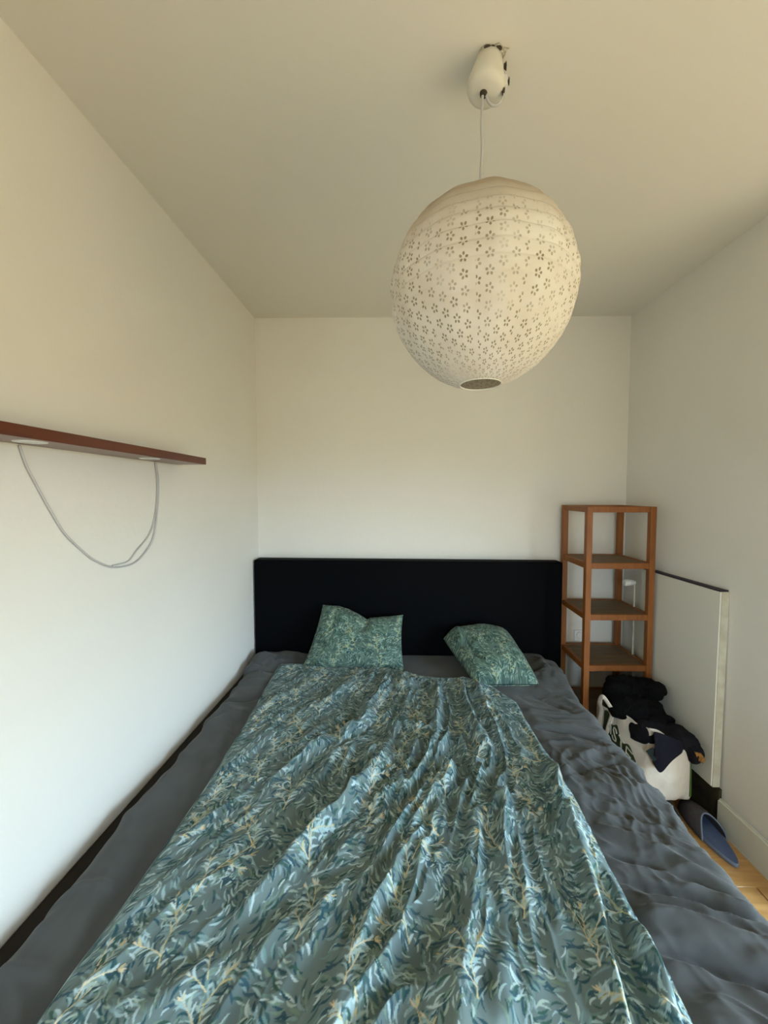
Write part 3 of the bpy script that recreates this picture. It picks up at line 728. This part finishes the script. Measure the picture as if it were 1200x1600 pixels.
def ring(la, r=.0011, out=.0):
    return tube([(LC[0]+(RH+out)*math.cos(la)*math.cos(a), LC[1]+(RH+out)*math.cos(la)*math.sin(a), LC[2]+RV*math.sin(la)) for a in np.linspace(0, 2*math.pi, 49)], r, 6)
for i in (0, NR):
    la = lat0+(lat1-lat0)*i/NR; me = ring(la, .0022 if i == 0 else .0015); me.transform(tmx)
    child('rim_ring', me, M['label'] if i == 0 else M['wire'], shade, 'pale wire ring around the open bottom' if i == 0 else None, smooth=True)
# inner wire spreader, socket and cord
bm = bmesh.new()
child('spreader', tube([(LC[0]-.042, LC[1], LC[2]+RV*.975), (LC[0]-.04, LC[1], LC[2]-.19), (LC[0]+.04, LC[1], LC[2]-.19), (LC[0]+.042, LC[1], LC[2]+RV*.975)], .0014, 6), M['wire'], lamp)
child('lamp_socket', lathe([(.006, .05), (.018, .045), (.021, .0), (.021, -.02), (.017, -.02), (0, -.018)], (LC[0], LC[1], LC[2]+.13), 20), M['plastic'], lamp)
child('cord', tube(catmull([(.189, .965, 2.09), (.188, .966, 2.16), (.187, .968, 2.22), (.190, .971, 2.28), (.189, .974, 2.34), (.191, .977, 2.40), (.194, .979, 2.44)], 6), .0034, 8), M['cable'], lamp, smooth=True)
cax = Vector((.012, .004, .088)); 
cup = lathe([(.0, .0), (.006, .001), (.030, .002), (.041, .007), (.045, .016), (.044, .03), (.034, .07), (.031, .0885), (0, .0885)], (.197, .982, 2.4185), 36, axis=cax)
child('canopy_cup', cup, M['cupm'], lamp, 'ivory plastic canopy cup slightly askew on the ceiling', smooth=False)
for p_ in cup.polygons: p_.use_smooth = True
child('cord_grip', lathe([(.007, .0), (.009, .006), (.009, .012), (0, .012)], (.194, .979, 2.412), 14), M['darkhole'], lamp)
child('spare_loop', tube(catmull([(.207, .969, 2.425), (.218, .967, 2.395), (.232, .968, 2.39), (.247, .970, 2.403), (.254, .972, 2.43), (.256, .973, 2.455), (.250, .973, 2.48)], 6), .0032, 8), M['cable'], lamp, smooth=True)
child('connector_block', box(.246, .262, .966, .980, 2.436, 2.462, .003), M['plastic'], lamp, 'small pale terminal block beside the cup')
for i, (a, bz) in enumerate([((.255, .963, 2.475), .006), ((.264, .967, 2.444), .005), ((.250, .966, 2.424), .0065)]):
    bm = bmesh.new(); bmesh.ops.create_icosphere(bm, subdivisions=2, radius=bz)
    for v in bm.verts: v.co = Vector(a)+Vector((v.co.x*.6, v.co.y*.6, v.co.z*1.7))*(1+.3*math.sin(v.co.x*900+i))
    child('wire_end', bm_mesh(bm), M['darkhole'], lamp, 'dark bare wire end')
for o_ in list(bpy.data.objects):
    if o_.name.split('.')[0] in ('spare_loop', 'connector_block', 'wire_end'): o_.location.x -= .010; o_.location.y += .010
# chipped plaster around the ceiling outlet
bm = bmesh.new(); R_ = random.Random(3)
vs2 = [bm.verts.new((.216+.034*math.cos(a)*(1+.25*R_.uniform(-1, 1)), .972+.020*math.sin(a)*(1+.3*R_.uniform(-1, 1)), ZC-.001)) for a in np.linspace(0, 2*math.pi, 15)[:-1]]
f = bm.faces.new(vs2); r = bmesh.ops.extrude_face_region(bm, geom=[f])
for v in r['geom']:
    if isinstance(v, bmesh.types.BMVert): v.co.z -= .005+R_.uniform(0, .004); v.co.x = .216+(v.co.x-.216)*.8; v.co.y = .972+(v.co.y-.972)*.8
bmesh.ops.recalc_face_normals(bm, faces=bm.faces)
child('plaster_chip', bm_mesh(bm), M['plaster'], bpy.data.objects['ceiling'])
for i, (cx_, cy_, r_) in enumerate([(.199, .958, .008), (.210, .957, .006), (.224, .960, .008), (.234, .969, .006)]):
    bm = bmesh.new(); bmesh.ops.create_icosphere(bm, subdivisions=2, radius=r_)
    for v in bm.verts: v.co = Vector((cx_+v.co.x*1.2, cy_+v.co.y*.8, ZC-.006+v.co.z*.55))
    child('outlet_hole', bm_mesh(bm), M['darkhole'], bpy.data.objects['ceiling'])

# ------------------------------------------------------------------ tote bag and clothes by the radiator
def loft(rings, name=None, flip=False):
    """rings: list of closed loops with equal counts"""
    return grid_mesh(np.array(rings), wrap_u=True, flip=flip)
def bag_ring(t):
    """footprint corners at height fraction t (0 bottom .. 1 rim)"""
    c = {0: [(1.070, 1.665, .085), (1.280, 1.665, .080), (1.262, 1.94, .080), (1.00, 1.955, .085)],
         1: [(1.098, 1.675, .410), (1.285, 1.68, .332), (1.262, 1.96, .38), (1.005, 1.955, .378)]}
    A = np.array(c[0]); B = np.array(c[1]); P = A*(1-t)+B*t
    out = []; n = 26; cen = P.mean(0)
    for i in range(4):
        a, b2 = P[i], P[(i+1) % 4]; nn = np.array([(b2-a)[1], -(b2-a)[0], 0]); nn /= np.linalg.norm(nn)
        for k in range(n):
            s_ = k/n; q = a*(1-s_)+b2*s_
            bl = math.sin(math.pi*s_)**.8*(.022*math.sin(math.pi*min(1, t*1.05))+.004)
            wv = .013*float(fbm(np.array(s_*5.+i*7), np.array(t*4.), 2, 77))*math.sin(math.pi*s_)**.4
            out.append(q+nn*(bl+wv)+np.array([0, 0, .006*math.sin(s_*9+i)*t]))
    P2 = np.array(out)
    if t < .12:
        k2 = (t/.12); f_ = .90+.10*math.sqrt(max(0, 1-(1-k2)**2)); P2 = cen+(P2-cen)*np.array([f_, f_, 1])
    return P2
bag = empty('tote_bag', (1.13, 1.8, .08)); tag(bag, 'white woven plastic tote bag with green print, stuffed with dark clothes beside the radiator', 'bag')
rings = [bag_ring(t) for t in np.linspace(0, 1, 36)]
bmm = loft(rings)
o = child('bag_body', bmm, M['bag'], bag); md = o.modifiers.new('s', 'SOLIDIFY'); md.thickness = .0025; md.offset = -1
cb_ = rings[0].mean(0); bm = bmesh.new(); vsx = [bm.verts.new(tuple(p)) for p in rings[0]]; bm.faces.new(vsx)
child('bag_bottom', bm_mesh(bm), M['bag'], bag)
def on_face(i, s_, t, off=.003):
    """point on side i of the bag (0 front, 1 right, 3 left) at along s_, height t, pushed outwards"""
    R = bag_ring(t); n = 26; k = i*n+s_*n; k0 = int(k) % 104; k1 = (k0+1) % 104; f_ = k-int(k)
    p = R[k0]*(1-f_)+R[k1]*f_; d = R[k1]-R[k0]; nn = np.array([d[1], -d[0], 0]); nn /= np.linalg.norm(nn)
    return p+nn*off
def patch(i, poly_fn, ns, nt, s0, s1, t0, t1, off=.003):
    P = np.array([[on_face(i, s0+(s1-s0)*a, poly_fn(a, b2) if poly_fn else t0+(t1-t0)*b2, off) for a in np.linspace(0, 1, ns)] for b2 in np.linspace(0, 1, nt)])
    return grid_mesh(P)
# right gusset, green
child('green_gusset', patch(1, None, 20, 30, .02, .95, .05, .98, .0025), M['green'], bag, 'green printed gusset on the radiator side')
child('green_edge', patch(0, None, 8, 30, .955, 1.0, .10, .93, .003), M['green'], bag, 'green printed strip along the right edge of the front')
# dark printed motif on the long left side with a jagged top, s runs from the back corner (0) to the near corner (1)
def motif(a, b2):
    top = .95-.42*a+.05*math.sin(a*17); bot = .30-.25*a; return bot+(top-bot)*b2
child('dark_motif', patch(3, motif, 40, 16, .20, .86, 0, 0, .0035), M['darkgreen'], bag, 'dark green leaf-shaped print on the left side')
# letters: A S T E as raised strokes mapped on the bag side
GL = {'A': [[(0, 0), (.5, 1), (1, 0)], [(.22, .4), (.78, .4)]], 'S': [[(.95, .85), (.6, 1), (.15, .9), (.1, .65), (.5, .5), (.9, .35), (.85, .1), (.4, 0), (.05, .15)]],
      'T': [[(0, 1), (1, 1)], [(.5, 1), (.5, 0)]], 'E': [[(1, 1), (.05, 1), (.05, 0), (1, 0)], [(.05, .5), (.8, .5)]]}
for li_, ch in enumerate('ASTE'):
    bm = bmesh.new()
    for st in GL[ch]:
        dense = []
        for q in range(len(st)-1):
            for w_ in range(6): dense.append((st[q][0]+(st[q+1][0]-st[q][0])*w_/6, st[q][1]+(st[q+1][1]-st[q][1])*w_/6))
        dense.append(st[-1]); ptsw = []
        for (gx_, gy_) in dense:
            s_ = .30+li_*.135+gx_*.105; t_l = .72-(s_-.27)*.62+gy_*.17; ptsw.append(on_face(3, s_, t_l, .0045))
        mt = tube([tuple(p) for p in ptsw], .0042, 6, flat=.5); bm.from_mesh(mt)
    child('letter', bm_mesh(bm), M['letter'], bag, 'pale capital letter %s printed on the dark motif' % ch)
def strap(pts, w=.010, th=.0012):
    P = [Vector(p) for p in catmull(pts, 8)]; rows = []
    for i, p in enumerate(P):
        tn = (P[min(i+1, len(P)-1)]-P[max(i-1, 0)]).normalized()
        sd = tn.cross(Vector((-.75, -.6, .1))).normalized()
        rows.append([p-sd*w, p-sd*w*.3, p+sd*w*.3, p+sd*w])
    return grid_mesh(np.array([[tuple(v) for v in r] for r in rows]))
h = child('handle', strap([on_face(3, .16, .35, .006), on_face(3, .12, .65, .007), on_face(3, .14, .92, .008), (.985, 1.893, .405), (.982, 1.868, .447), (.990, 1.856, .447), (1.010, 1.845, .415), on_face(3, .36, .98, .008), on_face(3, .34, .72, .007), on_face(3, .33, .60, .006)]), M['bag'], bag, 'cream webbing handle standing up')
md = h.modifiers.new('s', 'SOLIDIFY'); md.thickness = .0025

def garment(name, blobs, mat_, label, seed, rough=.02, res=.012):
    """cloth heap: metaball-like union of ellipsoids, remeshed and wrinkled"""
    mb = bpy.data.meshes.new('m'); bm = bmesh.new()
    for (c, r) in blobs:
        g = bmesh.ops.create_icosphere(bm, subdivisions=3, radius=1)
        for v in g['verts']: v.co = Vector((c[0]+v.co.x*r[0], c[1]+v.co.y*r[1], c[2]+v.co.z*r[2]))
    bm.to_mesh(mb); bm.free()
    o = bpy.data.objects.new(name, mb); COL.objects.link(o)
    rm = o.modifiers.new('r', 'REMESH'); rm.mode = 'VOXEL'; rm.voxel_size = res
    sm = o.modifiers.new('s', 'SMOOTH'); sm.iterations = 6; sm.factor = .6
    dg = bpy.context.evaluated_depsgraph_get(); ev = o.evaluated_get(dg); me = bpy.data.meshes.new_from_object(ev)
    o.modifiers.clear(); o.data = me
    n = len(me.vertices); co = np.empty(n*3, np.float32); me.vertices.foreach_get('co', co); co = co.reshape(-1, 3)
    no = np.empty(n*3, np.float32); me.vertices.foreach_get('normal', no); no = no.reshape(-1, 3)
    d = rough*(ridge(co[:, 0]*11+co[:, 2]*6, co[:, 1]*9+co[:, 2]*9, seed)*.6+fbm(co[:, 0]*22+seed, co[:, 1]*18+co[:, 2]*24, 3, seed+1))
    co = co+no*d[:, None]; me.vertices.foreach_set('co', co.reshape(-1)); me.update()
    me.polygons.foreach_set('use_smooth', np.ones(len(me.polygons), bool))
    me.materials.clear(); me.materials.append(mat_)
    return tag(o, label, 'clothes', None)
garment('fleece_jacket', [((1.15, 1.93, .46), (.12, .07, .055)), ((1.235, 1.895, .48), (.066, .07, .042)), ((1.095, 1.93, .43), (.07, .06, .06)), ((1.14, 1.85, .40), (.12, .09, .06)), ((1.19, 1.80, .385), (.08, .08, .05))],
        M['black'], 'black fuzzy fleece heaped at the back of the tote bag, in front of the tower', 5, .022, .009)
garment('black_jumper', [((1.16, 1.735, .355), (.115, .075, .050)), ((1.235, 1.70, .36), (.065, .06, .045)), ((1.285, 1.665, .32), (.030, .04, .055)), ((1.12, 1.72, .375), (.05, .05, .035)), ((1.15, 1.78, .31), (.1, .09, .06))],
        M['black2'], 'black jumper bulging over the tote bag rim, one end hanging towards the radiator', 15, .012, .009)
# navy cloth flap hanging down over the front corner of the bag
def flap(pts_top, pts_bot, nt=14):
    A = np.array(pts_top, float); B = np.array(pts_bot, float); rows = []
    for k in range(nt):
        t = k/(nt-1); rows.append(A*(1-t)+B*t+np.array([0, -.012*math.sin(math.pi*t), 0]))
    return np.array(rows)
FP = flap([(1.095, 1.650, .412), (1.112, 1.642, .412), (1.13, 1.640, .408), (1.15, 1.64, .40), (1.17, 1.64, .392), (1.21, 1.64, .375)],
          [(1.090, 1.640, .285), (1.10, 1.632, .262), (1.112, 1.628, .240), (1.13, 1.628, .258), (1.155, 1.630, .295), (1.20, 1.635, .325)])
nf = child('navy_garment', grid_mesh(FP), M['navy']); md = nf.modifiers.new('sub', 'SUBSURF'); md.levels = 2; md.render_levels = 2
md = nf.modifiers.new('s', 'SOLIDIFY'); md.thickness = .006
tag(nf, 'dark navy garment hanging in a point over the near corner of the tote bag', 'clothes')
FG = np.array([[(1.062, 1.645, .326), (1.086, 1.635, .352)], [(1.086, 1.625, .292), (1.110, 1.620, .320)]])
child('green_patch', grid_mesh(FG), M['patchgreen'], nf, 'dark green square on the navy garment')
og = [(1.262, 1.632, .335), (1.285, 1.622, .335), (1.305, 1.626, .305), (1.300, 1.63, .285), (1.278, 1.628, .30)]
bm = bmesh.new(); bm.faces.new([bm.verts.new(p) for p in og]); me = bm_mesh(bm)
lp = child('lining_tab', me, M['orange'], bpy.data.objects['black_jumper'], 'orange patterned lining tab'); md = lp.modifiers.new('s', 'SOLIDIFY'); md.thickness = .004

# ------------------------------------------------------------------ slippers on the floor
def slipper(loc, rz, mu, mi, ms_, label, L_=.285):
    t = empty('slipper', loc); t.rotation_euler = (0, 0, rz)
    def outline(k, s_=1., z=0, n=48):
        out = []
        for i in range(n):
            a = 2*math.pi*i/n; y_ = math.sin(a); x_ = math.cos(a)
            wdt = .048 if y_ > 0 else .036; wdt = .045+.008*y_
            out.append((x_*wdt*s_*(1-.08*y_*y_)+.004*y_, y_*L_/2*(s_*.15+.85 if s_ < 1 else s_), z))
        return np.array(out)
    def put(me, nm, mm, lab=None, sub=None):
        ob = bpy.data.objects.new(nm, me); COL.objects.link(ob); ob.parent = sub or t; me.materials.append(mm)
        if lab: ob['label'] = lab
        return ob
    so_ = loft([outline(0, .93, 0), outline(0, 1.0, .005), outline(0, 1.02, .014), outline(0, .98, .019)])
    bm = bmesh.new(); bm.from_mesh(so_); bm.verts.ensure_lookup_table()
    n = 48; bm.faces.new([bm.verts[i] for i in range(n)][::-1]); bm.faces.new([bm.verts[3*n+i] for i in range(n)])
    so2 = bpy.data.meshes.new('m'); bm.to_mesh(so2); bm.free(); put(so2, 'sole', ms_)
    ins = outline(0, .97, .0235); ins[:, 2] += .004*np.sign(ins[:, 1])*(ins[:, 1]/.14)**2
    bm = bmesh.new(); c_ = bm.verts.new((0, 0, .0225)); vv_ = [bm.verts.new(tuple(p)) for p in ins]
    for i in range(48): bm.faces.new((c_, vv_[i], vv_[(i+1) % 48]))
    put(bm_mesh(bm), 'insole', mi)
    # upper: arched vamp over the toe half with an open heel side
    rows = []
    for v_ in np.linspace(0, 1, 22):
        y_ = -.005+v_*(L_/2+.003); ey = min(1, y_/(L_/2+.004)); w_ = .050*math.sqrt(max(0, 1-max(0, ey)**2.6))+.002
        hgt = (.060-.018*v_)*math.sqrt(max(0, 1-max(0, ey)**3))+.012
        rows.append([(w_*math.cos(a)+.004*ey, y_+.035*(math.sin(a)**2)*(1-v_)*.6-.03*(1-v_)*abs(math.cos(a))**2, .012+(hgt)*math.sin(a)) for a in np.linspace(0, math.pi, 26)])
    up = put(grid_mesh(np.array(rows)), 'upper', mu); md = up.modifiers.new('s', 'SOLIDIFY'); md.thickness = .004; md.offset = -1
    rim = put(tube([(q[0], q[1], q[2]) for q in rows[0]], .003, 8), 'rim', ms_, None, up)
    tag(t, label, 'slipper', 'slippers on the floor')
    return t
slipper((1.295, 1.585, 0), math.radians(2), M['shoe'], M['insole'], M['sole'], 'blue open slipper on the floor between the bed and the baseboard, heel towards the viewer', .29)
slipper((1.165, 1.665, 0), math.radians(-8), M['shoe2'], M['shoe2'], M['shoe2'], 'dark slipper mostly hidden in shadow under the tote bag', .28)
